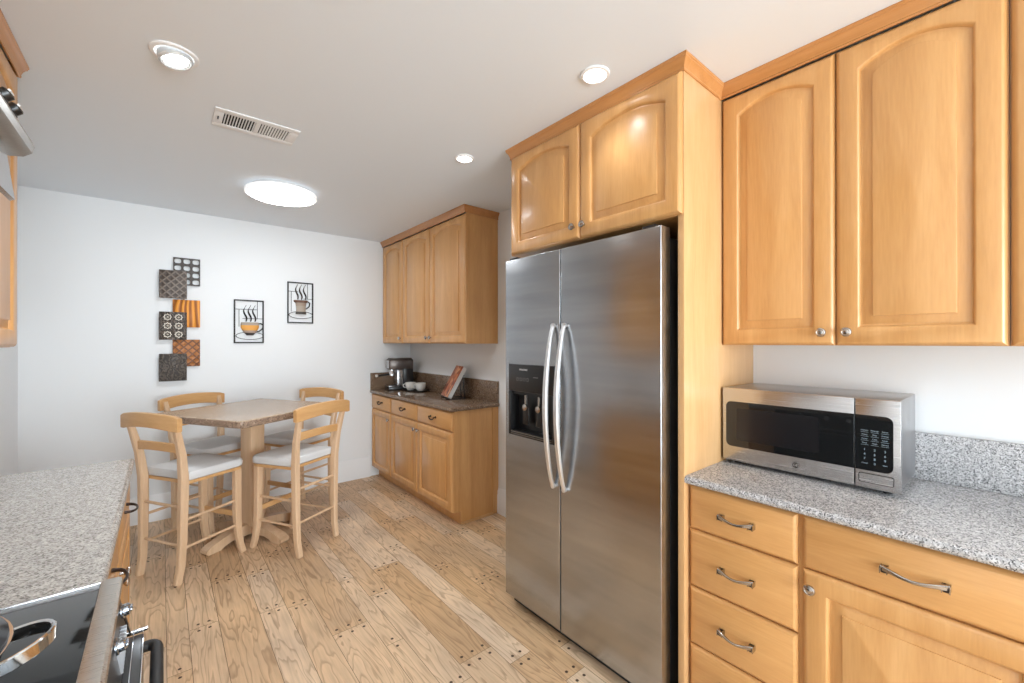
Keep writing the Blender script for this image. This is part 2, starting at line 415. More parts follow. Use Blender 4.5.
# ---- right base run
XB = 1.525; YP = .798
u = thing('base_cabinet', 'maple base cabinet with a stack of four drawers beside the fridge panel', 'cabinet', (XB, YP-.001, 0), RR)
carcass(u, .361, .615, 0, .882, .10)
for z0, z1 in ((.717, .876), (.503, .712), (.287, .498), (.112, .282)):
    add_drawer(u, .006, .356, z0, z1, hx=.178)
u = thing('base_cabinet', 'maple base cabinet with one wide drawer above a raised panel door', 'cabinet', (XB, .436, 0), RR)
carcass(u, .516, .615, 0, .882, .10)
add_drawer(u, .009, .509, .717, .876, ln=.130, hx=.262)
add_door(u, .009, .509, .112, .712, 0, .032, .664)
u = thing('base_cabinet', 'maple base cabinet beyond the wide drawer cabinet at the right edge', 'cabinet', (XB, -.081, 0), RR)
carcass(u, .50, .615, 0, .882, .10)
add_drawer(u, .008, .492, .717, .876, ln=.130)
add_door(u, .008, .492, .112, .712, 0, .462, .664)

def counter(name, x0, x1, y0, y1, zt, th, mat, front, label, splash=(), r=.014, ends=()):
    """slab with a rounded nose on the sides named in `front` ('-x','+x','-y','+y')"""
    t = thing(name, label, 'countertop', ((x0+x1)/2, (y0+y1)/2, zt-th))
    mb = MB(); zb = zt-th; Ls = []
    n = 5
    for i in range(2*n+1):
        a = -PI/2+PI*i/(2*n); ins = r*(1-math.cos(a)); z = zb+th/2+math.sin(a)*th/2
        xa = x0+(ins if '-x' in front else 0); xb = x1-(ins if '+x' in front else 0)
        ya = y0+(ins if '-y' in front else 0); yb = y1-(ins if '+y' in front else 0)
        Ls.append([(xa,ya,z),(xb,ya,z),(xb,yb,z),(xa,yb,z)])
    mb.loops(Ls)
    off = Matrix.Translation((-(x0+x1)/2, -(y0+y1)/2, -(zt-th)))
    mb.xform(off).build('slab', mat, t)
    for (a, b, c, d, h) in splash:
        MB().box(a, b, c, d, zt+.0005, zt+h, .003).xform(off).build('backsplash', mat, t)
    return t
counter('countertop', 1.502, XW-.001, -.60, YP-.001, .914, .030, GRAN, ('-x',), 'grey speckled granite countertop under the microwave', [(XW-.024, XW-.0015, -.60, YP-.002, .17)])

# ---- tall panel beside fridge, cabinet over fridge
tag(MB().box(1.503, XW-.002, YP, YP+.025, 0, 2.4345, .0015).build('tall_cabinet_panel', MAPLE_PALE), 'tall pale maple end panel standing between fridge and drawers', 'panel')
XFC = 1.482
u = thing('wall_cabinet', 'maple wall cabinet with two arched doors above the fridge', 'cabinet', (XFC, 1.808, 0), RR)
MB().box(0, .9835, .0205, .660, 1.895, 2.4345).build('carcass', MAPLE, u)
kz = 1.952
add_door(u, .012, .509, 1.897, 2.430, .036, .480, kz)
add_door(u, .513, 1.006, 1.897, 2.430, .040, .542, kz)
# ---- right wall cabinets
XU = 1.8085
u = thing('wall_cabinet', 'maple wall cabinet with two tall arched doors above the microwave', 'cabinet', (XU, YP-.001, 0), RR)
MB().box(0, .784, .02, .339, 1.403, 2.4345).build('carcass', MAPLE, u)
add_door(u, .003, .388, 1.4035, 2.430, .040, .352, 1.449)
add_door(u, .392, .781, 1.4035, 2.430, .044, .424, 1.449)
u = thing('wall_cabinet', 'maple wall cabinet at the right edge, only a sliver in view', 'cabinet', (XU, .0115, 0), RR)
MB().box(0, .60, .02, .339, 1.403, 2.4345).build('carcass', MAPLE, u)
add_door(u, .003, .597, 1.4035, 2.430, .042, .56, 1.449)

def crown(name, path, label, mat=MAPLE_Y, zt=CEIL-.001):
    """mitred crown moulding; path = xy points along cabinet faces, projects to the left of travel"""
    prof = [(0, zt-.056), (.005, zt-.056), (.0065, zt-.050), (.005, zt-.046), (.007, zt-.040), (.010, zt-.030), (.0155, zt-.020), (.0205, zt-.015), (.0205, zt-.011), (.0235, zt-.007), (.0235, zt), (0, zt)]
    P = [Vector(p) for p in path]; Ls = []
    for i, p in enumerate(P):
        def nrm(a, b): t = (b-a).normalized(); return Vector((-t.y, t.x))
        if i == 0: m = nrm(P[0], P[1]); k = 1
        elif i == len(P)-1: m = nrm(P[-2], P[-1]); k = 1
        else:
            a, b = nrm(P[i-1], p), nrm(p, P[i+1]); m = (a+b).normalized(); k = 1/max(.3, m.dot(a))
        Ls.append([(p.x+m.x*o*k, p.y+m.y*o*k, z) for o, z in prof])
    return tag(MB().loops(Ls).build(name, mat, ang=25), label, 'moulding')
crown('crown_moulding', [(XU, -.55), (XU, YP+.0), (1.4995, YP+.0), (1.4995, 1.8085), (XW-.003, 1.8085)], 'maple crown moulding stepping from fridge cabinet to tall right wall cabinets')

# ---- back right small run
XBB = 1.702; YE = 2.765
u = thing('base_cabinet', 'small maple base cabinet with single drawer and door against the far wall', 'cabinet', (XBB, YF-.002, 0), RR)
carcass(u, .490, .445, 0, .880, .10)
add_drawer(u, .008, .484, .725, .872, 'bail'); add_door(u, .008, .484, .105, .718, 0, .452, .655, rail=.05)
u = thing('base_cabinet', 'maple base cabinet with two drawers and two doors at the counter end', 'cabinet', (XBB, 3.884, 0), RR)
carcass(u, 1.119, .445, 0, .880, .10)
for x0, x1, kx in ((.004, .541, .510), (.546, 1.114, .578)):
    add_drawer(u, x0, x1, .725, .872, 'bail'); add_door(u, x0, x1, .105, .718, 0, kx, .655, rail=.055)
MB().box(1.1195, 1.126, .385, .4455, .006, .879).build('scribe_strip', MAPLE, u)
MB().box(1.1195, 1.130, .085, .385, .001, .016).build('shoe_moulding', MAPLE_PALE, u)
counter('countertop', 1.685, XW-.001, 2.745, YF-.001, .912, .030, GRAN_B, ('-x', '-y'), 'brown granite countertop holding the coffee machine and cookbook',
        [(XW-.022, XW-.0015, 2.752, YF-.023, .178), (1.690, XW-.0015, YF-.022, YF-.0015, .178)], r=.010)
XBU = 1.822
u = thing('wall_cabinet', 'narrow single door maple wall cabinet against the far wall', 'cabinet', (XBU, YF-.002, 0), RR)
MB().box(0, .490, .02, .325, 1.403, 2.4345).build('carcass', MAPLE, u)
add_door(u, .006, .486, 1.4045, 2.430, .032, .452, 1.455)
u = thing('wall_cabinet', 'maple wall cabinet with two arched doors above the cookbook', 'cabinet', (XBU, 3.884, 0), RR)
MB().box(0, 1.119, .02, .325, 1.403, 2.4345).build('carcass', MAPLE, u)
add_door(u, .003, .541, 1.4045, 2.430, .036, .510, 1.455); add_door(u, .546, 1.116, 1.4045, 2.430, .036, .578, 1.455)
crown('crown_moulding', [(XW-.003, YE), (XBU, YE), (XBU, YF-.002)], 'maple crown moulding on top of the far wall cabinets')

# ---- left run: counter, base, wall cabinet, hood, range
YL0 = 1.215; YL1 = 2.45; XLF = -.105
u = thing('base_cabinet', 'maple base cabinet under the left granite counter with dark pulls', 'cabinet', (XLF, YL0, 0), LR)
carcass(u, YL1-.015-YL0, .64, 0, .880, .10)
wl = YL1-.015-YL0
for x0, x1 in ((.006, wl/2-.003), (wl/2+.003, wl-.006)):
    add_drawer(u, x0, x1, .717, .872, 'bow'); add_door(u, x0, x1, .112, .712, 0, x1-.03 if x0 < .1 else x0+.03, .664)
counter('countertop', XL+.001, -.091, YL0-.003, YL1, .914, .034, GRAN_L, ('+x', '+y'), 'grey granite countertop at left, its colour tinted for warmer light, beside the black cooktop', [(XL+.0015, XL+.022, YL0, YL1-.01, .10)])
XLU = -.425
u = thing('wall_cabinet', 'maple wall cabinet at the left edge beside the range hood', 'cabinet', (XLU, 1.205, 0), LR)
MB().box(0, YL1-1.205, .02, .333, 1.395, 2.4345).build('carcass', MAPLE, u)
h_ = (YL1-1.205)/2
add_door(u, .004, h_-.002, 1.397, 2.430, .04, h_-.035, 1.45); add_door(u, h_+.002, 2*h_-.004, 1.397, 2.430, .04, h_+.035, 1.45)
u = thing('wall_cabinet', 'short maple wall cabinet above the range hood', 'cabinet', (XLU, .44, 0), LR)
MB().box(0, .762, .02, .333, 1.90, 2.4345).build('carcass', MAPLE, u)
add_door(u, .004, .379, 1.902, 2.430, .05, .35, 1.95); add_door(u, .383, .758, 1.902, 2.430, .05, .41, 1.95)
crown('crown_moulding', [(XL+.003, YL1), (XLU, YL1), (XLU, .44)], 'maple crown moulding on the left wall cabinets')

# hood
hd = thing('range_hood', 'slim stainless range hood with black control knobs at the left edge', 'range hood', (XL+.002, .82, 1.76))
mb = MB()
pr = [(0, 0), (.540, 0), (.557, .003), (.568, .012), (.571, .024), (.567, .036), (.52, .092), (.50, .10), (0, .10)]
mb.loops([[(a, y, z) for a, z in pr] for y in (-.375, .375)]); mb.build('hood_body', HOODSTEEL, hd)
for yy in (.255, .312):
    k = MB().lathe([(.013, 0), (.013, .006), (.0105, .008), (.0105, .017), (.008, .019), (0, .019)], n=14)
    kb = k.build('control_knob', BLACK, hd, (.5475, yy, .058), (0, math.radians(50), 0))
    MB().box(-.002, .002, -.009, .009, .019, .022).build('knob_pointer', WHITE_P, kb)
MB().loops([[(a, y, z) for a, z in ((.538, -.002), (.552, -.098), (.558, -.095), (.547, -.002))] for y in (-.31, .31)]).build('visor_flap', CHROME, hd)
for yy in (-.17, .17): MB().box(.06, .40, yy-.15, yy+.15, -.006, -.0005, .002).build('grease_filter', PEWTER, hd)

# range
YR0 = .444; YR1 = 1.210
rg = thing('kitchen_range', 'stainless range with black glass cooktop and dark oven handle at lower left', 'range', (XL+.005, (YR0+YR1)/2, 0))
hw = (YR1-YR0)/2-.002; X0 = XL+.005
def rx(x): return x-X0
MB().box(0, rx(-.085), -hw, hw, .02, .905).build('range_body', BLACK, rg)
MB().box(.002, rx(-.095), -hw+.006, hw-.006, .905, .919, .002).build('cooktop', COOKGLASS, rg)
for ya_, yb_ in ((hw-.006, hw), (-hw, -hw+.006)): MB().box(.0, rx(-.095), ya_, yb_, .9052, .921, .0015).build('side_trim', STEEL, rg)
mb = MB(); pf = [(-.0955, .895), (-.0955, .921), (-.092, .9225), (-.069, .9215), (-.0640, .918), (-.0625, .912), (-.0635, .902), (-.07, .895)]
mb.loops([[(rx(a), y, z) for a, z in pf] for y in (-hw, hw)]); mb.build('front_trim', TRIMSTEEL, rg)
mb = MB(); pf = [(-.09, .800), (-.09, .895), (-.070, .895), (-.056, .806), (-.056, .800)]
mb.loops([[(rx(a), y, z) for a, z in pf] for y in (-hw, hw)]); cp = mb.build('control_panel', BLACK, rg)
for yy in (hw-.045, hw-.175, hw-.33, hw-.46):
    k = MB().lathe([(.015, 0), (.015, .003), (.012, .004), (.0115, .012), (.009, .015), (0, .015)], n=18)
    k.mi = 0; k.box(-.002, .002, -.011, .011, .013, .018, .001)
    k.build('control_knob', BLUEKNOB, cp, (rx(-.0635), yy, .868), (0, math.radians(81), 0))
mb = MB()
for i in range(8):
    y = hw-.075-i*.013
    mb.box(rx(-.0640), rx(-.0535), y-.001, y+.001, .812, .852)
mb.build('vent_grille', ALU, cp)
MB().box(rx(-.085), rx(-.030), -hw+.002, hw-.004, .17, .790, .004).build('oven_door', BLACK, rg)
for xa_, xb_ in ((-.0475, -.0455), (-.0310, -.0290)): MB().box(rx(xa_), rx(xb_), -hw+.002, hw-.004, .7895, .7925, .0005).build('door_trim', CHROME, rg)
MB().box(rx(-.060), rx(-.022), hw-.010, hw-.004, .7930, .8020, .002).build('hinge_strap', CHROME, rg)
MB().bar([(rx(-.050), hw-.010, .797), (rx(-.0615), hw-.024, .856)], .006, .004, (0, 1, 0), .001).build('hinge_arm', CHROME, rg)
MB().box(rx(-.083), rx(-.034), -hw+.004, hw-.008, .02, .155, .004).build('storage_drawer', STEEL, rg)
hp = []; ya = hw-.040
for i in range(7):
    a = PI/2*i/6; hp.append((rx(-.031+.046*min(1, 1)*(math.sin(a)*.35+.65*(i/6))), ya+.0-(1-math.cos(a))*.03, .777))
hp = [(rx(-.031), ya, .777), (rx(-.022), ya, .777)]+[(rx(-.022+.0145*math.sin(a)), ya-.022*(1-math.cos(a)), .777) for a in [PI/2*i/6 for i in range(1, 7)]]
hp = hp+[(p[0], -p[1], p[2]) for p in reversed(hp)]
MB().tube(hp, .0105, 12).build('oven_handle', BLACKM, rg)

# pan on the cooktop
pn = thing('cooking_pan', 'polished steel pan with loop handles on the black cooktop', 'pan', (-.352, .955, .9192))
mb = MB().lathe([(.0, .0), (.135, .0), (.155, .006), (.168, .022), (.175, .048), (.180, .050), (.180, .052), (.174, .052), (.164, .024), (.150, .010), (0, .008)], n=48)
mb.build('pan_body', CHROME, pn)
for sgn in (0, PI):
    pts = [(.170+.055*math.sin(a)*1.0, .05*math.cos(a), .040+.012*math.sin(a)) for a in [PI*i/14 for i in range(15)]]
    mb = MB().bar(pts, [.020]*15, [.006]*15, (0, 0, 1), .002); mb.xform(Matrix.Rotation(sgn-.05, 4, 'Z'))
    mb.build('handle', CHROME, pn)
mb = MB().lathe([(.176, .0525), (.176, .056), (.150, .066), (.09, .076), (.02, .081), (0, .081)], n=40); ld = mb.build('lid', plain('dark_lid', (.05, .05, .055), .1, .6), pn)
MB().lathe([(.012, .080), (.010, .092), (.022, .100), (.022, .106), (0, .112)], n=18).build('lid_knob', BLACK, ld)

# ------------------------------------------------------------------ refrigerator
XF = 1.431; FR = thing('refrigerator', 'stainless side by side refrigerator with black water dispenser and curved handles', 'refrigerator', (XF, 1.774, 0), RR)
# local: x = 1.774 - worldY ; y = worldX - 1.431
FW = .924; FS = .407; ZB = .062; ZT = 1.852
MB().box(.012, FW-.012, .072, .70, .025, ZT-.03, .004).build('body', BLACKM, FR)
mb = MB().box(.02, FW-.02, .045, .072, .012, .055); mb.mi = 0
for i in range(5): mb.box(.03, FW-.03, .041, .045, .017+i*.007, .0205+i*.007)
mb.build('toe_grille', BLACKM, FR)
for x in (.05, FW-.05):
    for y in (.12, .62): MB().lathe([(.02, 0), (.02, .026)], (x, y, 0), 'z', 12).build('foot', BLACK, FR)
def plate(w, h, t, hole=None, r=.004):
    """door slab with rounded front edges and an optional rectangular opening right through"""
    mb = MB(); bm = mb.bm
    outer = []
    for i in range(6):
        a = PI/2*i/5; ins = r*(1-math.sin(a)) ; y = r*(1-math.cos(a))
    seq = [(0, t), (0, r)]+[(r*(1-math.cos(a)), r*(1-math.sin(a))) for a in [PI/2*i/5 for i in range(1, 6)]]
    Ls = [[(s, y, s), (w-s, y, s), (w-s, y, h-s), (s, y, h-s)] for s, y in seq]
    if not hole: return mb.loops(Ls)
    x0, x1, z0, z1 = hole
    Ls.append([(x0,0,z0),(x1,0,z0),(x1,0,z1),(x0,0,z1)]); Ls.append([(x0,t,z0),(x1,t,z0),(x1,t,z1),(x0,t,z1)]); Ls.append(Ls[0])
    return mb.loops(Ls, False, False)
dx0, dx1, dz0, dz1 = .029, .375, .925, 1.300
fd = plate(FS-.003, ZT-ZB, .062, (dx0, dx1, dz0-ZB, dz1-ZB)).build('freezer_door', STEEL_D, FR, (0, 0, ZB))
rd = plate(FW-FS-.003, ZT-ZB, .062).build('fridge_door', STEEL_D, FR, (FS+.003, 0, ZB))
for d, x, sg in ((fd, .369, -1), (rd, .440-FS-.003, 1)):
    z0, z1 = .735-ZB, 1.492-ZB; pts = []; ws = []; ds = []
    for i in range(25):
        f = i/24; q = math.sin(PI*f)
        pts.append((x, -.010-.052*q**.75, z0+(z1-z0)*f)); ws.append(.020+.010*q); ds.append(.013+.006*q)
    mb = MB().bar(pts, ws, ds, (1, 0, 0), .006)
    for zz in (z0, z1): mb.lathe([(.011, -.001), (.0115, -.016), (0, -.018)], (x, 0, zz), 'y', 12)
    mb.build('door_handle', ALU, d)
# dispenser
dp = MB(); fx = .004
mb = MB()
mb.box(dx0+.001, dx1-.001, -.004, .012, 1.158, dz1-.001, .004)                     # control fascia
fas = mb.build('dispenser', BLACK, fd, (0, 0, -ZB))
mb = MB()
mb.box(dx0+.001, dx0+.018, -.004, .06, dz0+.001, 1.158, .002); mb.box(dx1-.018, dx1-.001, -.004, .06, dz0+.001, 1.158, .002)
mb.box(dx0+.018, dx1-.018, -.004, .06, dz0+.001, dz0+.025, .002); mb.box(dx0+.018, dx1-.018, .054, .06, dz0+.025, 1.158)
mb.box(dx0+.018, dx1-.018, .012, .055, 1.140, 1.158); mb.build('dispenser_cavity', BLACK, fas)
mb = MB().box(dx0+.022, dx1-.022, -.0052, .0, dz0+.019, dz0+.0215); mb.box(dx0+.022, dx1-.022, -.0052, 0, dz0+.009, dz0+.011)
mb.build('drip_tray_edge', PEWTER, fas)
for x in (.135, .235):
    mb = MB().box(x-.022, x+.022, .022, .030, .985, 1.075, .004); mb.mi = 1
    mb.lathe([(.004, .012), (.017, .016), (.019, .024)], (x, 0, 1.075), 'y', 14); mb.lathe([(.010, 0), (.010, .05)], (x, .03, 1.09), 'z', 10)
    mb.build('dispenser_paddle', [BLACK, PEWTER], fas)
mb = MB()
for txt, sz, x, z in (('FRIGIDAIRE', .0125, .150, 1.272),):
    mb.mesh(text_mesh(txt, sz), Matrix.Translation((x, -.0042, z)) @ FRONT)
mb.build('brand_lettering', plain('silver_ink', (.6, .6, .6), .4), fas)
GINK = plain('grey_ink', (.3, .3, .3), .5)
for i in range(4):
    mb = MB().tube([(.105+i*.026+.008*math.cos(a), -.0042, 1.222+.008*math.sin(a)) for a in [2*PI*k/16 for k in range(16)]], .0006, 4, closed=True)
    mb.build('control_icon', GINK, fas)
MB().box(.225, .26, -.0046, -.004, 1.236, 1.238).build('indicator_mark', GINK, fas)
for x in (.05, FW-.06): MB().box(x-.03, x+.03, .012, .10, ZT, ZT+.014, .004).build('hinge_cover', BLACK, FR)

# ------------------------------------------------------------------ microwave
MWX, MWY = 1.800, .787
mw = thing('microwave', 'stainless microwave oven with black window and keypad on the grey granite', 'microwave', (MWX, MWY, .914), RR)
Wm, Hm = .551, .292; z0 = .020
MB().box(.003, Wm-.003, .022, .318, z0, z0+Hm, .004).build('body', steel('microwave_case', (.42, .42, .43), .30), mw)
for x in (.04, Wm-.04):
    for y in (.05, .28): MB().lathe([(.013, .0003), (.013, .021)], (x, y, 0), 'z', 12).build('foot', BLACKM, mw)
PX = Wm-.116
MB().box(0, PX-.001, 0, .022, z0-.004, z0+Hm, .003).build('door', STEEL, mw)
MB().box(PX+.001, Wm, 0, .022, z0-.004, z0+Hm, .003).build('control_panel', STEEL, mw)
# black window band across door, black keypad on panel
mb = MB(); pts = [(.014+.022*(1-math.cos(a)), z0+.055+.022*(1-math.sin(a))) for a in [PI/2*i/5 for i in range(6)]]
wp = [(PX-.002, z0+.055)]+[(PX-.002, z0+.238)]+arc(.014+.02, z0+.238-.02, .02, PI/2, PI, 5)+arc(.014+.02, z0+.055+.02, .02, PI, 1.5*PI, 5)
win = MB().loops([[(x, .001, z) for x, z in wp], [(x, -.0015, z) for x, z in wp]]).build('window', GLASSB, mw)
iw = rrect(.055, PX-.10, z0+.083, z0+.212, .008)
MB().loops([[(x, -.0014, z) for x, z in iw], [(x, -.0019, z) for x, z in iw]]).build('window_screen', plain('window_mesh', (.014, .014, .016), .12), win)
kp = [(PX+.002, z0+.055)]+arc(Wm-.018-.02, z0+.055+.02, .02, -PI/2, 0, 5)+arc(Wm-.018-.02, z0+.238-.02, .02, 0, PI/2, 5)+[(PX+.002, z0+.238)]
pad = MB().loops([[(x, .001, z) for x, z in kp], [(x, -.0015, z) for x, z in kp]]).build('keypad', GLASSB, mw)
mb = MB()
rows = ['Popcorn Beverage Reheat', 'Potato Pizza Defrost', 'Frozen Cook Power', 'Timer Clock Express']
def put(txt, s, x, z): mb.mesh(text_mesh(txt, s, .0002), Matrix.Translation((x, -.0017, z)) @ FRONT)
cxs = [PX+.026, PX+.052, PX+.078]
for r_, line in enumerate(rows):
    for c_, wrd in enumerate(line.split()):
        put(wrd, .0055, cxs[c_], z0+.188-r_*.014)
        mb.box(cxs[c_]-.010, cxs[c_]+.010, -.0018, -.0016, z0+.1815-r_*.014, z0+.1822-r_*.014)
for i, ch in enumerate('123456789'): put(ch, .010, cxs[i % 3], z0+.124-(i//3)*.015)
put('0', .010, cxs[1], z0+.079); put('Cancel', .0058, cxs[0], z0+.079); put('Start', .0058, cxs[2], z0+.079)
mb.build('key_labels', KEYINK, pad)
bt = rrect(PX+.012, Wm-.018, z0+.016, z0+.044, .005)
mb = MB().loops([[(x, .001, z) for x, z in bt], [(x, -.002, z) for x, z in bt]]); mb.build('door_button', STEEL, mw)
mb = MB().loops([[(x, .0005, z) for x, z in rrect(PX+.010, Wm-.016, z0+.014, z0+.046, .006)], [(x, -.0008, z) for x, z in rrect(PX+.010, Wm-.016, z0+.014, z0+.046, .006)]]); mb.build('button_surround', BLACK, mw)
mb = MB().lathe([(.0125, .001), (.0125, -.0015), (0, -.0017)], (.262, 0, z0+.026), 'y', 24); bd = mb.build('badge', PEWTER_D, mw)
mb = MB().mesh(text_mesh('GE', .013, .0003), Matrix.Translation((.262, -.0021, z0+.026)) @ FRONT)
mb.tube([(.262+.011*math.cos(a), -.0018, z0+.026+.011*math.sin(a)) for a in [2*PI*k/24 for k in range(24)]], .0006, 5, closed=True)
mb.build('badge_lettering', ALU, bd)

# ------------------------------------------------------------------ table and chairs
TC = (.512, 3.60); TH = math.radians(31)
tb = thing('pedestal_table', 'square counter height pedestal table with speckled top between four chairs', 'table', (*TC, 0), TH)
mb = MB(); hs = .42
for z, ins in ((.900, .006), (.904, .002), (.910, 0), (.924, 0), (.929, .003), (.931, .008)): pass
mb.loops([[(x, y, z) for x, y in rrect(-hs+i, hs-i, -hs+i, hs-i, .022)] for z, i in ((.9245, .001), (.928, .002), (.931, .006))])
mb.build('tabletop', TABLETOP, tb)
mb = MB().loops([[(x, y, z) for x, y in rrect(-hs+i, hs-i, -hs+i, hs-i, .022)] for z, i in ((.884, .006), (.888, .002), (.894, 0), (.918, 0), (.9243, .001))]); mb.build('edge_band', TABLE_EDGE, tb)
MB().box(-.22, .22, -.22, .22, .866, .884, .003).build('top_plate', BEECH, tb)
mb = MB().loops([[(x, y, z) for x, y in rrect(-s, s, -s, s, .014, 2)] for z, s in ((.085, .057), (.866, .057))]); mb.build('column', BEECH, tb)
for k in range(4):
    a = k*PI/2-math.radians(4); ps = [(.03, .0), (.30, .0), (.325, .014), (.33, .03), (.31, .048), (.24, .062), (.12, .098), (.03, .105)]
    ps = [(.03, .03), (.17, .032), (.22, .018), (.245, .001), (.325, .001), (.34, .016), (.335, .034), (.30, .055), (.20, .082), (.10, .100), (.03, .105)]
    mb = MB().loops([[(x, y, z) for x, z in ps] for y in (-.034, .034)])
    bmesh.ops.bevel(mb.bm, geom=[e for e in mb.bm.edges], offset=.004, segments=1, affect='EDGES') if False else None
    mb.xform(Matrix.Rotation(a, 4, 'Z')).build('foot', BEECH, tb)

def make_chair():
    t = thing('counter_chair', '', 'chair')
    SZ = .585
    # rear posts run from floor to top rail
    def post(sx):
        P = [(.165, -.212, 0), (.167, -.196, .10), (.170, -.190, .25), (.173, -.188, .45), (.177, -.188, .60), (.186, -.204, .75), (.197, -.238, .90), (.201, -.254, .965)]
        return MB().bar([(sx*a, b, c) for a, b, c in P], [.034, .035, .037, .040, .041, .038, .034, .030], [.038, .040, .043, .046, .046, .040, .032, .026], (1, 0, 0), .006)
    def fleg(sx):
        P = [(.162, .205, 0), (.160, .187, .06), (.158, .172, .15), (.157, .165, .26), (.157, .163, .42), (.157, .163, SZ-.012)]
        return MB().bar([(sx*a, b, c) for a, b, c in P], [.033, .035, .037, .040, .041, .041], [.036, .038, .041, .044, .045, .045], (1, 0, 0), .006)
    for sx in (-1, 1):
        post(sx).build('rear_post', BEECH, t); fleg(sx).build('front_leg', BEECH, t)
    # seat frame + cushion
    def outline(g):
        b, f = .190+g, .204+g
        return [(-b, -.165), (b, -.165)]+[(f-.05*(1-math.cos(q))-.0, .14+(.055+g)*math.sin(q)) for q in [PI/2*i/5 for i in range(6)]]+[(-(f-.05*(1-math.sin(q)))+0, .14+(.055+g)*math.cos(q)) for q in [PI/2*i/5 for i in range(6)]]
    o0 = outline(-.006)
    MB().loops([[(x, y, SZ-.012) for x, y in o0], [(x, y, SZ+.006) for x, y in o0]]).build('seat_frame', BEECH_H, t)
    Ls = []
    for s, z in ((.95, SZ+.0065), (.99, SZ+.012), (1.0, SZ+.030), (.99, SZ+.046), (.96, SZ+.056), (.86, SZ+.063), (.6, SZ+.068), (.2, SZ+.070)):
        Ls.append([(x*s, .01+(y-.01)*s, z) for x, y in outline(0)])
    MB().loops(Ls).build('seat_cushion', FABRIC, t)
    # curved arched top rail and lower slat
    def rail(hw, zc, zt_mid, zt_end, zb_mid, zb_end, y0, bow, th, name, ch=.004):
        n = 16; Ls = []
        for i in range(n+1):
            f = -1+2*i/n; x = f*hw; y = y0-bow*(1-f*f); zt = zt_mid+(zt_end-zt_mid)*f*f; zb = zb_mid+(zb_end-zb_mid)*f*f
            h = th/2; e = .006 if abs(f) > .99 else 0
            Ls.append([(x, y-h+ch, zb+e), (x, y+h-ch, zb+e), (x, y+h, zb+e+ch), (x, y+h, zt-e-ch), (x, y+h-ch, zt-e), (x, y-h+ch, zt-e), (x, y-h, zt-e-ch), (x, y-h, zb+e+ch)])
        return MB().loops(Ls).build(name, BEECH_H, t)
    rail(.243, 0, 1.006, .986, .922, .896, -.254, .026, .028, 'top_rail')
    rail(.188, 0, .824, .818, .774, .762, -.208, .014, .020, 'back_slat')
    # stretchers
    def st(name, a, b, r=.0085): MB().tube([a, b], r, 10).build(name, BEECH, t)
    for sx in (-1, 1):
        st('side_stretcher', (sx*.163, -.189, .360), (sx*.157, .166, .360)); st('side_stretcher', (sx*.161, -.191, .195), (sx*.157, .170, .195))
    st('rear_stretcher', (-.164, -.188, .440), (.164, -.188, .440)); st('rear_stretcher', (-.161, -.191, .215), (.161, -.191, .215))
    MB().box(-.157, .157, .158, .176, .250, .285, .004).build('foot_rail', BEECH_H, t)
    return t
def copy_tree(o, parent=None):
    c = o.copy(); COL.objects.link(c)
    if parent: c.parent = parent
    for ch in list(o.children): copy_tree(ch, c)
    return c
CH0 = make_chair()
chairs = [
    (.163, 3.386, 32, 'beech counter chair in front at left, its back toward the left counter'),
    (.728, 3.287, 121, 'beech counter chair nearest the fridge, its back turned to the camera'),
    (.318, 3.985, 300, 'beech counter chair behind the table under the square tile wall art'),
    (.882, 3.885, 210, 'beech counter chair behind the table nearest the small cabinets'),
]
for i, (x, y, a, lb) in enumerate(chairs):
    o = CH0 if i == 0 else copy_tree(CH0)
    o.location = (x, y, 0); o.rotation_euler = (0, 0, math.radians(a)-PI/2)
    o['label'] = lb; o['group'] = 'counter chairs around the pedestal table'

# ------------------------------------------------------------------ wall art on the far wall
def far(u, v):
    """point on the far wall seen at photo pixel u, v"""
    a = math.radians(39.76)+math.atan((u-512)/420.38); x = YF*math.tan(a)
    d = x*math.sin(math.radians(39.76))+YF*math.cos(math.radians(39.76))
    return x, CAMZ-(v-342.4)*d/420.38
def tile_mat(name, kind, c0, c1):
    m, nt, b = new_mat(name); v = coords(nt)
    if kind == 'lattice':
        rt = coords(nt, (1, 1, 1), (0, PI/4, 0))
        w1 = N(nt, 'ShaderNodeTexWave', Scale=8.0, Distortion=.5, bands_direction='X'); w2 = N(nt, 'ShaderNodeTexWave', Scale=8.0, Distortion=.5, bands_direction='Z')
        L(nt, rt, w1.inputs['Vector']); L(nt, rt, w2.inputs['Vector'])
        mx = N(nt, 'ShaderNodeMath', operation='MAXIMUM'); L(nt, w1.outputs[1], mx.inputs[0]); L(nt, w2.outputs[1], mx.inputs[1]); h = mx.outputs[0]
    elif kind == 'wave':
        mp = coords(nt, (1, 1, .35)); w = N(nt, 'ShaderNodeTexWave', Scale=8.0, Distortion=9.0, Detail=1.0, bands_direction='X'); w.inputs['Detail Scale'].default_value = .8
        L(nt, mp, w.inputs['Vector']); h = w.outputs[1]
    else:
        w = N(nt, 'ShaderNodeTexWave', Scale=11.0, Distortion=20.0, Detail=3.0); w.inputs['Detail Scale'].default_value = 1.6; L(nt, v, w.inputs['Vector']); h = w.outputs[1]
    r = ramp(nt, [(.72, c0), (.97, c1)] if kind == 'lattice' else [(.2, c0), (.8, c1)]); L(nt, h, r.inputs[0]); L(nt, r.outputs[0], b.inputs['Base Color'])
    bp = N(nt, 'ShaderNodeBump', Strength=.5, Distance=.004); L(nt, h, bp.inputs['Height']); L(nt, bp.outputs[0], b.inputs['Normal'])
    b.inputs['Roughness'].default_value = .45; b.inputs['Metallic'].default_value = .2
    return m
cx, cz = far(179.5, 320)
art = thing('wall_sculpture', 'stacked wall sculpture of six square bronze and orange tiles', 'wall art', (cx, YF-.001, cz-.39))
oz = cz-.39
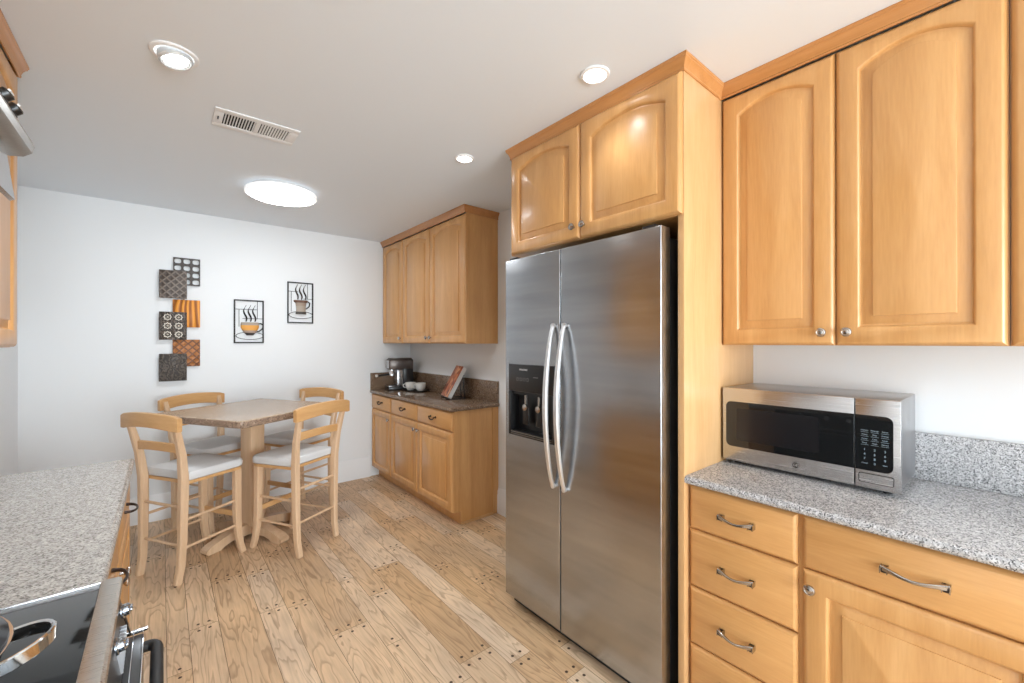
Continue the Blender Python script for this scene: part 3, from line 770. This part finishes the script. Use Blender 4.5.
def tile(u0, v0, u1, v1, y, mat, label):
    xa, za = far(u0, v0); xb, _ = far(u1, v0); _, zb = far(u0, v1)
    s = xb-xa; h = za-zb
    mb = MB().box(xa-cx, xa+s-cx, -y-.014, -y, za-h-oz, za-oz, .002)
    o = mb.build('tile', mat, art); o['label'] = label; return xa-cx, za-oz, s, h
DK0, DK1 = (.035, .026, .020), (.13, .10, .08)
tile(158.9, 269.8, 186.7, 297.9, .022, tile_mat('tile_bronze_lattice', 'lattice', (.065, .048, .039), (.17, .135, .11)), 'dark bronze tile with diagonal lattice')
tile(172.6, 299.5, 199.9, 327.2, .006, tile_mat('tile_orange_wave', 'wave', (.28, .085, .008), (.70, .27, .03)), 'orange tile with wavy lines')
tx, tz, ts, th_ = tile(158.9, 311.7, 186.7, 339.8, .022, tile_mat('tile_bronze_flowers', 'swirl', DK0, (.11, .085, .07)), 'dark bronze tile with six pale rosettes')
ROSE = plain('pale_bronze', (.40, .35, .29), .4, .5)
for i in range(2):
    for j in range(3):
        x = tx+ts*(.30+.40*i); z = tz-th_*(.19+.31*j); mb = MB()
        mb.tube([(x+.021*math.cos(a)*(1+.18*math.cos(8*a)), -.037, z+.021*math.sin(a)*(1+.18*math.cos(8*a))) for a in [2*PI*k/40 for k in range(40)]], .0036, 5, closed=True)
        rs = mb.build('rosette', ROSE, art); rs['label'] = 'pale raised rosette'
        MB().lathe([(.009, -.036), (.006, -.040), (0, -.041)], (x, 0, z), 'y', 10).build('rosette_center', ROSE, rs)
tile(172.6, 339.6, 199.9, 366.7, .006, tile_mat('tile_copper_lattice', 'lattice', (.36, .13, .03), (.13, .05, .02)), 'copper tile with woven diamond pattern')
tile(158.9, 353.9, 186.7, 381.4, .022, tile_mat('tile_bronze_leaf', 'swirl', (.035, .027, .022), (.10, .08, .065)), 'dark bronze tile with swirling leaves')
# open grid tile
xa, za = far(173.0, 257.3); xb, zb = far(199.9, 286.6); s = xb-xa; hh = za-zb; xa -= cx; za -= oz
mb = MB(); cw, chh = s/3, hh/4; K = 32
def sq(a): c, q = math.cos(a), math.sin(a); m = max(abs(c), abs(q)); return c/m, q/m
def sup(a): c, q = math.cos(a), math.sin(a); m = (abs(c)**3.2+abs(q)**3.2)**(1/3.2); return c/m, q/m
for i in range(3):
    for j in range(4):
        x = xa+cw*(i+.5); z = za-chh*(j+.5); A = [2*PI*k/K for k in range(K)]
        o_ = [(x+cw/2*sq(a)[0], z+chh/2*sq(a)[1]) for a in A]; i_ = [(x+cw*.37*sup(a)[0], z+chh*.34*sup(a)[1]) for a in A]
        Ls = [[(p, -.006, q) for p, q in o_], [(p, -.019, q) for p, q in o_], [(p, -.019, q) for p, q in i_], [(p, -.006, q) for p, q in i_]]
        Ls.append(Ls[0]); mb.loops(Ls, False, False)
bmesh.ops.remove_doubles(mb.bm, verts=mb.bm.verts, dist=1e-5)
go = mb.build('grid_tile', plain('tile_dark_frame', (.045, .034, .028), .45, .2), art); go['label'] = 'open dark grid tile with rounded openings'
MB().tube([(xa+s*.4, -.008, za-s*.9), (xa+s*.4, -.008, za-s*3.2)], .004, 6).build('hanging_wire', BRONZE, art)

WIRE = plain('black_wire', (.02, .018, .017), .5, .4)
def cup_art(u0, v0, u1, v1, kind, label):
    x0, zt_ = far(u0, v0); x1, _ = far(u1, v0); _, zb_ = far(u0, v1); w = x1-x0; h = zt_-zb_
    t = thing('wire_wall_art', label, 'wall art', (x0+w/2, YF-.001, zb_))
    X = lambda f: (f-.5)*w; Z = lambda f: (1-f)*h
    mb = MB(); b = .011
    mb.box(-w/2, w/2, -.014, -.002, 0, b, .001); mb.box(-w/2, w/2, -.014, -.002, h-b, h, .001)
    mb.box(-w/2, -w/2+b, -.014, -.002, b, h-b, .001); mb.box(w/2-b, w/2, -.014, -.002, b, h-b, .001)
    mb.build('frame', WIRE, t)
    def wire(pts, r=.0028, name='wire', mat=WIRE, y=-.008):
        return MB().tube([(X(a), y, Z(c)) for a, c in pts], r, 6).build(name, mat, t)
    if kind == 0:
        lines = [[(.0, .22), (.78, .22)], [(.17, .22), (.17, .62)], [(.78, .03), (.78, .43)], [(.28, .43), (1, .43)]]
        cy0, cy1, cxx = .52, .82, .53
        prof = [(0, .29), (.15, .31), (.4, .305), (.7, .23), (.9, .15), (1, .11)]
        band = [(.10, .45)]
    else:
        lines = [[(.0, .23), (.42, .23)], [(.15, .23), (.15, .72)], [(.78, .03), (.78, .40)], [(.62, .40), (1, .40)]]
        cy0, cy1, cxx = .44, .78, .52
        prof = [(0, .27), (.08, .29), (.2, .21), (.7, .18), (.85, .20), (1, .21)]
    mb = MB()
    for l in lines: mb.tube([(X(a), -.007, Z(c)) for a, c in l], .0022, 6)
    mb.build('background_wire', WIRE, t)
    # saucer ring
    pts = [(X(cxx)+.46*w*math.cos(a), -.009, Z(.83 if kind == 0 else .80)+.085*h*math.sin(a)) for a in [2*PI*k/40 for k in range(40)]]
    MB().tube(pts, .0028, 6, closed=True).build('saucer', WIRE, t)
    # domed cup body in bands of colour
    cols = [(.0, .22, (.42, .36, .30)), (.22, .62, (.80, .38, .08)), (.62, .80, (.45, .33, .27)), (.80, 1, (.06, .045, .04))] if kind == 0 else \
           [(.0, .16, (.14, .07, .045)), (.16, .40, (.36, .28, .22)), (.40, .82, (.40, .34, .28)), (.82, 1, (.07, .06, .05))]
    def rad(f):
        for (a, ra), (b_, rb) in zip(prof, prof[1:]):
            if f <= b_: return ra+(rb-ra)*(f-a)/(b_-a)
        return prof[-1][1]
    mb = MB(); mats = []
    for k, (f0, f1, c) in enumerate(cols):
        mats.append(plain('cup_band', c, .6, 0)); mb.mi = k; Ls = []
        for i in range(6):
            f = f0+(f1-f0)*i/5; r = rad(f)*w
            Ls.append([(X(cxx)-r*math.cos(q), -.006-.03*math.sin(q)*min(1, r/.06), Z(cy0+(cy1-cy0)*f)) for q in [PI*m_/12 for m_ in range(13)]])
        mb.loops(Ls, True, True)
    mb.build('cup', mats, t)
    hx = cxx+rad(.35)-.02
    hp_ = [(hx-.02, cy0+.03), (hx+.08, cy0+.02), (hx+.16, cy0+.06), (hx+.14, cy0+.14), (hx+.03, cy0+.20), (hx-.05, cy0+.21)]
    wire(hp_, .006, 'cup_handle')
    for k in range(3):
        x_ = cxx-.16+.15*k; top = .12 if kind == 0 else .05
        S = [(x_+.05*math.sin(f*PI*2.1+.5), cy0-.02+(top-cy0+.02)*f) for f in [i/14 for i in range(15)]]
        MB().tube([(X(a), -.010, Z(c)) for a, c in S], [.0055*math.sin(PI*min(1, .15+f))+.002 if True else 0 for f in [i/14 for i in range(15)]], 6).build('steam_wire', WIRE if kind == 0 else BRONZE, t)
    return t
cup_art(233.6, 299.3, 263.6, 343.2, 0, 'black wire wall art of a wide orange coffee cup with steam')
cup_art(287.0, 281.5, 312.9, 323.0, 1, 'black wire wall art of a tall brown coffee mug with steam')

# ------------------------------------------------------------------ things on the small brown counter
ZC2 = .912
em = thing('espresso_machine', 'black and steel espresso machine in the corner of the brown counter', 'coffee machine', (1.945, 4.205, ZC2), math.radians(-100))
# local: front -y
DSTEEL = plain('dark_steel', (.13, .11, .10), .3, .7)
MB().box(-.078, .078, -.135, .125, .001, .040, .006).build('base', BLACK, em)
MB().box(-.075, .075, .015, .125, .040, .300, .012).build('housing', BLACK, em)
bh = MB().box(-.078, .078, -.125, .125, .215, .325, .014).build('brew_head', DSTEEL, em)
MB().box(-.070, .070, -.132, -.126, .228, .312, .003).build('front_panel', STEEL, bh)
MB().box(-.068, .068, -.045, .0145, .041, .214, .004).build('steel_column', STEEL, em)
MB().lathe([(.030, 0), (.030, .03), (.027, .035), (.027, .062)], (0, -.085, .153), 'z', 20).build('group_head', CHROME, em)
pf_ = MB().tube([(0, -.10, .168), (0, -.17, .160), (0, -.225, .155)], [.010, .012, .013], 10).build('portafilter', BLACK, em)
MB().lathe([(.0, -.018), (.013, -.016), (.015, -.004), (.013, .008), (0, .010)], (0, -.236, .154), 'y', 12).build('handle_cap', ALU, pf_)
mb = MB().box(-.072, .072, -.133, -.046, .040, .048, .002)
for i in range(5): mb.box(-.068, .068, -.128+i*.017, -.122+i*.017, .048, .0505)
mb.build('drip_tray', STEEL, em)
MB().tube([(-.085, -.02, .225), (-.092, -.03, .16), (-.095, -.035, .10)], .006, 8).build('steam_wand', CHROME, em)
for y in (-.07, .02): MB().lathe([(.018, 0), (.018, -.008), (.014, -.011), (0, -.011)], (-.0782, y, .275), 'x', 16).build('control_knob', CHROME, em)
MB().box(-.070, .070, -.11, .11, .3255, .336, .003).build('cup_rail', DSTEEL, em)

tag(MB().loops([[(x, y, z) for x, y in rrect(-.08-i, .08+i, -.14-i, .14+i, .03)] for z, i in ((.001, -.006), (.006, 0), (.012, .004), (.012, .001), (.0075, -.006), (.0070, -.02))]).build('serving_tray', BLACK, None, (2.010, 3.965, ZC2), (0, 0, math.radians(12))), 'small black tray under the two white cups', 'tray')
def cup(x, y, rz, label):
    t = thing('espresso_cup', label, 'cup', (x, y, ZC2+.008), rz, 'white cups on the black tray')
    MB().lathe([(.0, .0), (.030, .0), (.033, .005), (.047, .022), (.052, .045), (.0535, .073), (.054, .078), (.0515, .078), (.049, .045), (.04, .02), (0, .010)], n=28).build('cup_body', CERAM, t)
    MB().tube([(.050+.022*math.sin(a)*1.2, 0, .044+.019*math.cos(a)) for a in [PI*i/10 for i in range(11)]], .005, 8).build('handle', CERAM, t)
cup(1.985, 4.035, PI*.78, 'white coffee cup next to the espresso machine, left of the pair')
cup(2.030, 3.905, PI*.78, 'white coffee cup nearer the cookbook, right of the pair')

# cookbook on a wire stand
BX, BY = 1.975, 3.235; BA = math.radians(-105); lean = math.radians(29)
st = thing('cookbook_stand', 'black wire cookbook stand on the brown granite countertop', 'book stand', (BX, BY, ZC2), BA)
# local: front faces -y
mb = MB()
for x in (-.07, .07):
    mb.tube([(x, -.062, .022), (x, -.058, .004), (x, -.03, .004), (x, .12, .004)], .0035, 8)
    mb.tube([(x, -.008, .010), (x, -.008+.20*math.tan(lean), .21)], .0035, 8)
mb.tube([(-.09, -.062, .022), (.09, -.062, .022)], .0035, 8); mb.tube([(-.09, .12, .004), (.09, .12, .004)], .0035, 8)
mb.tube([(-.09, -.03, .004), (.09, -.03, .004)], .0035, 8); mb.tube([(-.08, .103, .21), (.08, .103, .21)], .0035, 8)
mb.build('wire_frame', BLACKM, st)
mb = MB()
for x in (-.05, .05): mb.tube([(x, .100, .205), (x, .118, .005)], .0035, 8)
mb.build('rear_brace', BLACKM, st)
bk = thing('cookbook', 'thick cookbook with orange cover leaning on the wire stand', 'book', (BX, BY, ZC2), BA)
M4 = Matrix.Translation((0, -.057, .0275)) @ Matrix.Rotation(-lean, 4, 'X')
mt, nt, b = new_mat('orange_cover')
vo = N(nt, 'ShaderNodeTexVoronoi', Scale=26.0); L(nt, coords(nt), vo.inputs['Vector']); sp = nt.nodes.new('ShaderNodeSeparateColor'); L(nt, vo.outputs['Color'], sp.inputs[0])
rp = ramp(nt, [(0, (.09, .02, .015)), (.35, (.42, .10, .035)), (.7, (.60, .21, .08)), (1, (.68, .36, .20))]); L(nt, sp.outputs[0], rp.inputs[0]); L(nt, rp.outputs[0], b.inputs['Base Color']); b.inputs['Roughness'].default_value = .3
mb = MB().box(-.105, .105, .0, .003, 0, .300, .001); mb.xform(M4).build('front_cover', mt, bk)
MB().box(-.102, .100, .003, .036, .003, .297, .001).xform(M4).build('pages', PAPER, bk)
MB().box(-.105, .105, .036, .039, 0, .300, .001).xform(M4).build('back_cover', plain('white_cover', (.75, .75, .75), .4), bk)

# ------------------------------------------------------------------ ceiling fittings
LAMPW = emit('lamp_disc', (1, .98, .95), 9)
def spot(x, y, z, power, size=1.9, rot=(0, 0, 0), r=.05):
    d = bpy.data.lights.new('downlight_bulb', 'SPOT'); d.energy = power; d.spot_size = size; d.spot_blend = .8; d.shadow_soft_size = r; d.color = (.92, .965, 1)
    o = bpy.data.objects.new('downlight_bulb', d); COL.objects.link(o); o.location = (x, y, z); o.rotation_euler = rot
def downlight(x, y, r, label, power, tilt=None):
    t = thing('recessed_downlight', label, 'ceiling light', (x, y, CEIL), 0, 'recessed ceiling downlights')
    MB().lathe([(r, -.0005), (r, -.004), (r*.96, -.007), (r*.80, -.008), (r*.78, -.004), (r*.78, -.0005)], n=40).build('trim_ring', WHITE_P, t)
    MB().lathe([(r*.775, -.0045), (r*.60, -.0025), (0, -.002)] , n=32).build('reflector', emit('reflector_glow', (1, .99, .97), 1.1), t)
    if tilt is None:
        MB().lathe([(r*.56, -.0026), (r*.54, -.010), (r*.40, -.016), (0, -.018)], n=28).build('bulb', LAMPW, t)
    else:
        m_ = Matrix.Rotation(tilt[1], 4, 'Z') @ Matrix.Rotation(tilt[0], 4, 'Y')
        e = MB().lathe([(r*.72, .0), (r*.72, -.022), (r*.62, -.030), (r*.55, -.026)], n=32).xform(m_).build('eyeball', plain('eyeball_metal', (.70, .76, .80), .25, .4), t)
        MB().lathe([(r*.545, -.020), (r*.50, -.027), (0, -.030)], n=28).xform(m_).build('bulb', LAMPW, e)
    spot(x, y, CEIL-.06, power)
downlight(.034, 2.01, .075, 'tilted eyeball downlight nearest the left wall cabinets', 18, (math.radians(12), math.radians(150)))
downlight(1.333, 1.082, .058, 'recessed downlight beside the crown moulding over the fridge', 4)
downlight(1.354, 2.061, .056, 'recessed downlight farthest back, near the small wall cabinets', 16)
for sx_, sy_ in ((.45, .15), (1.25, -1.3), (.1, -1.6)):  # unseen downlights added to give the near end more light
    downlight(sx_, sy_, .058, 'unseen downlight added in the ceiling behind the camera', 5)
lf = thing('flush_ceiling_light', 'round white flush ceiling light above the table', 'ceiling light', (.648, 3.32, CEIL))
MB().lathe([(.195, -.0005), (.195, -.022), (.0, -.022)], n=48).build('mounting_base', plain('light_base', (.62, .62, .62), .5), lf)
MB().lathe([(.185, -.0225), (.222, -.022), (.225, -.026), (.225, -.044), (.218, -.048), (.207, -.046)], n=64).build('rim', emit('rim_glow', (.97, .98, 1), .35), lf)
MB().lathe([(.206, -.044), (.204, -.050), (.16, -.053), (0, -.054)], n=64).build('diffuser', emit('diffuser_glow', (.92, .965, 1.0), 19), lf)

vt = thing('ceiling_vent', 'white ceiling air vent with two groups of slats', 'air vent', (.362, 2.43, CEIL))
mb = MB()
mb.box(-.178, .178, -.100, -.062, -.006, -.0005, .002); mb.box(-.178, .178, .062, .100, -.006, -.0005, .002)
mb.box(-.178, -.140, -.062, .062, -.006, -.0005, .002); mb.box(.140, .178, -.062, .062, -.006, -.0005, .002); mb.box(-.010, .010, -.062, .062, -.006, -.0005)
mb.build('vent_frame', WHITE_P, vt)
MB().box(-.142, .142, -.064, .064, -.0012, -.0004).build('duct_opening', plain('duct_dark', (.02, .02, .02), .9), vt)
for s0, sw in ((-.140, .0040), (.010, .0066)):
    for i in range(11):
        x = s0+.006+i*.0118
        MB().box(x-.0006, x+sw, -.062, .062, -.005, -.0015).build('slat', WHITE_P, vt)
MB().box(-.163, -.157, -.02, .006, -.012, -.006, .001).build('damper_lever', BLACK, vt)
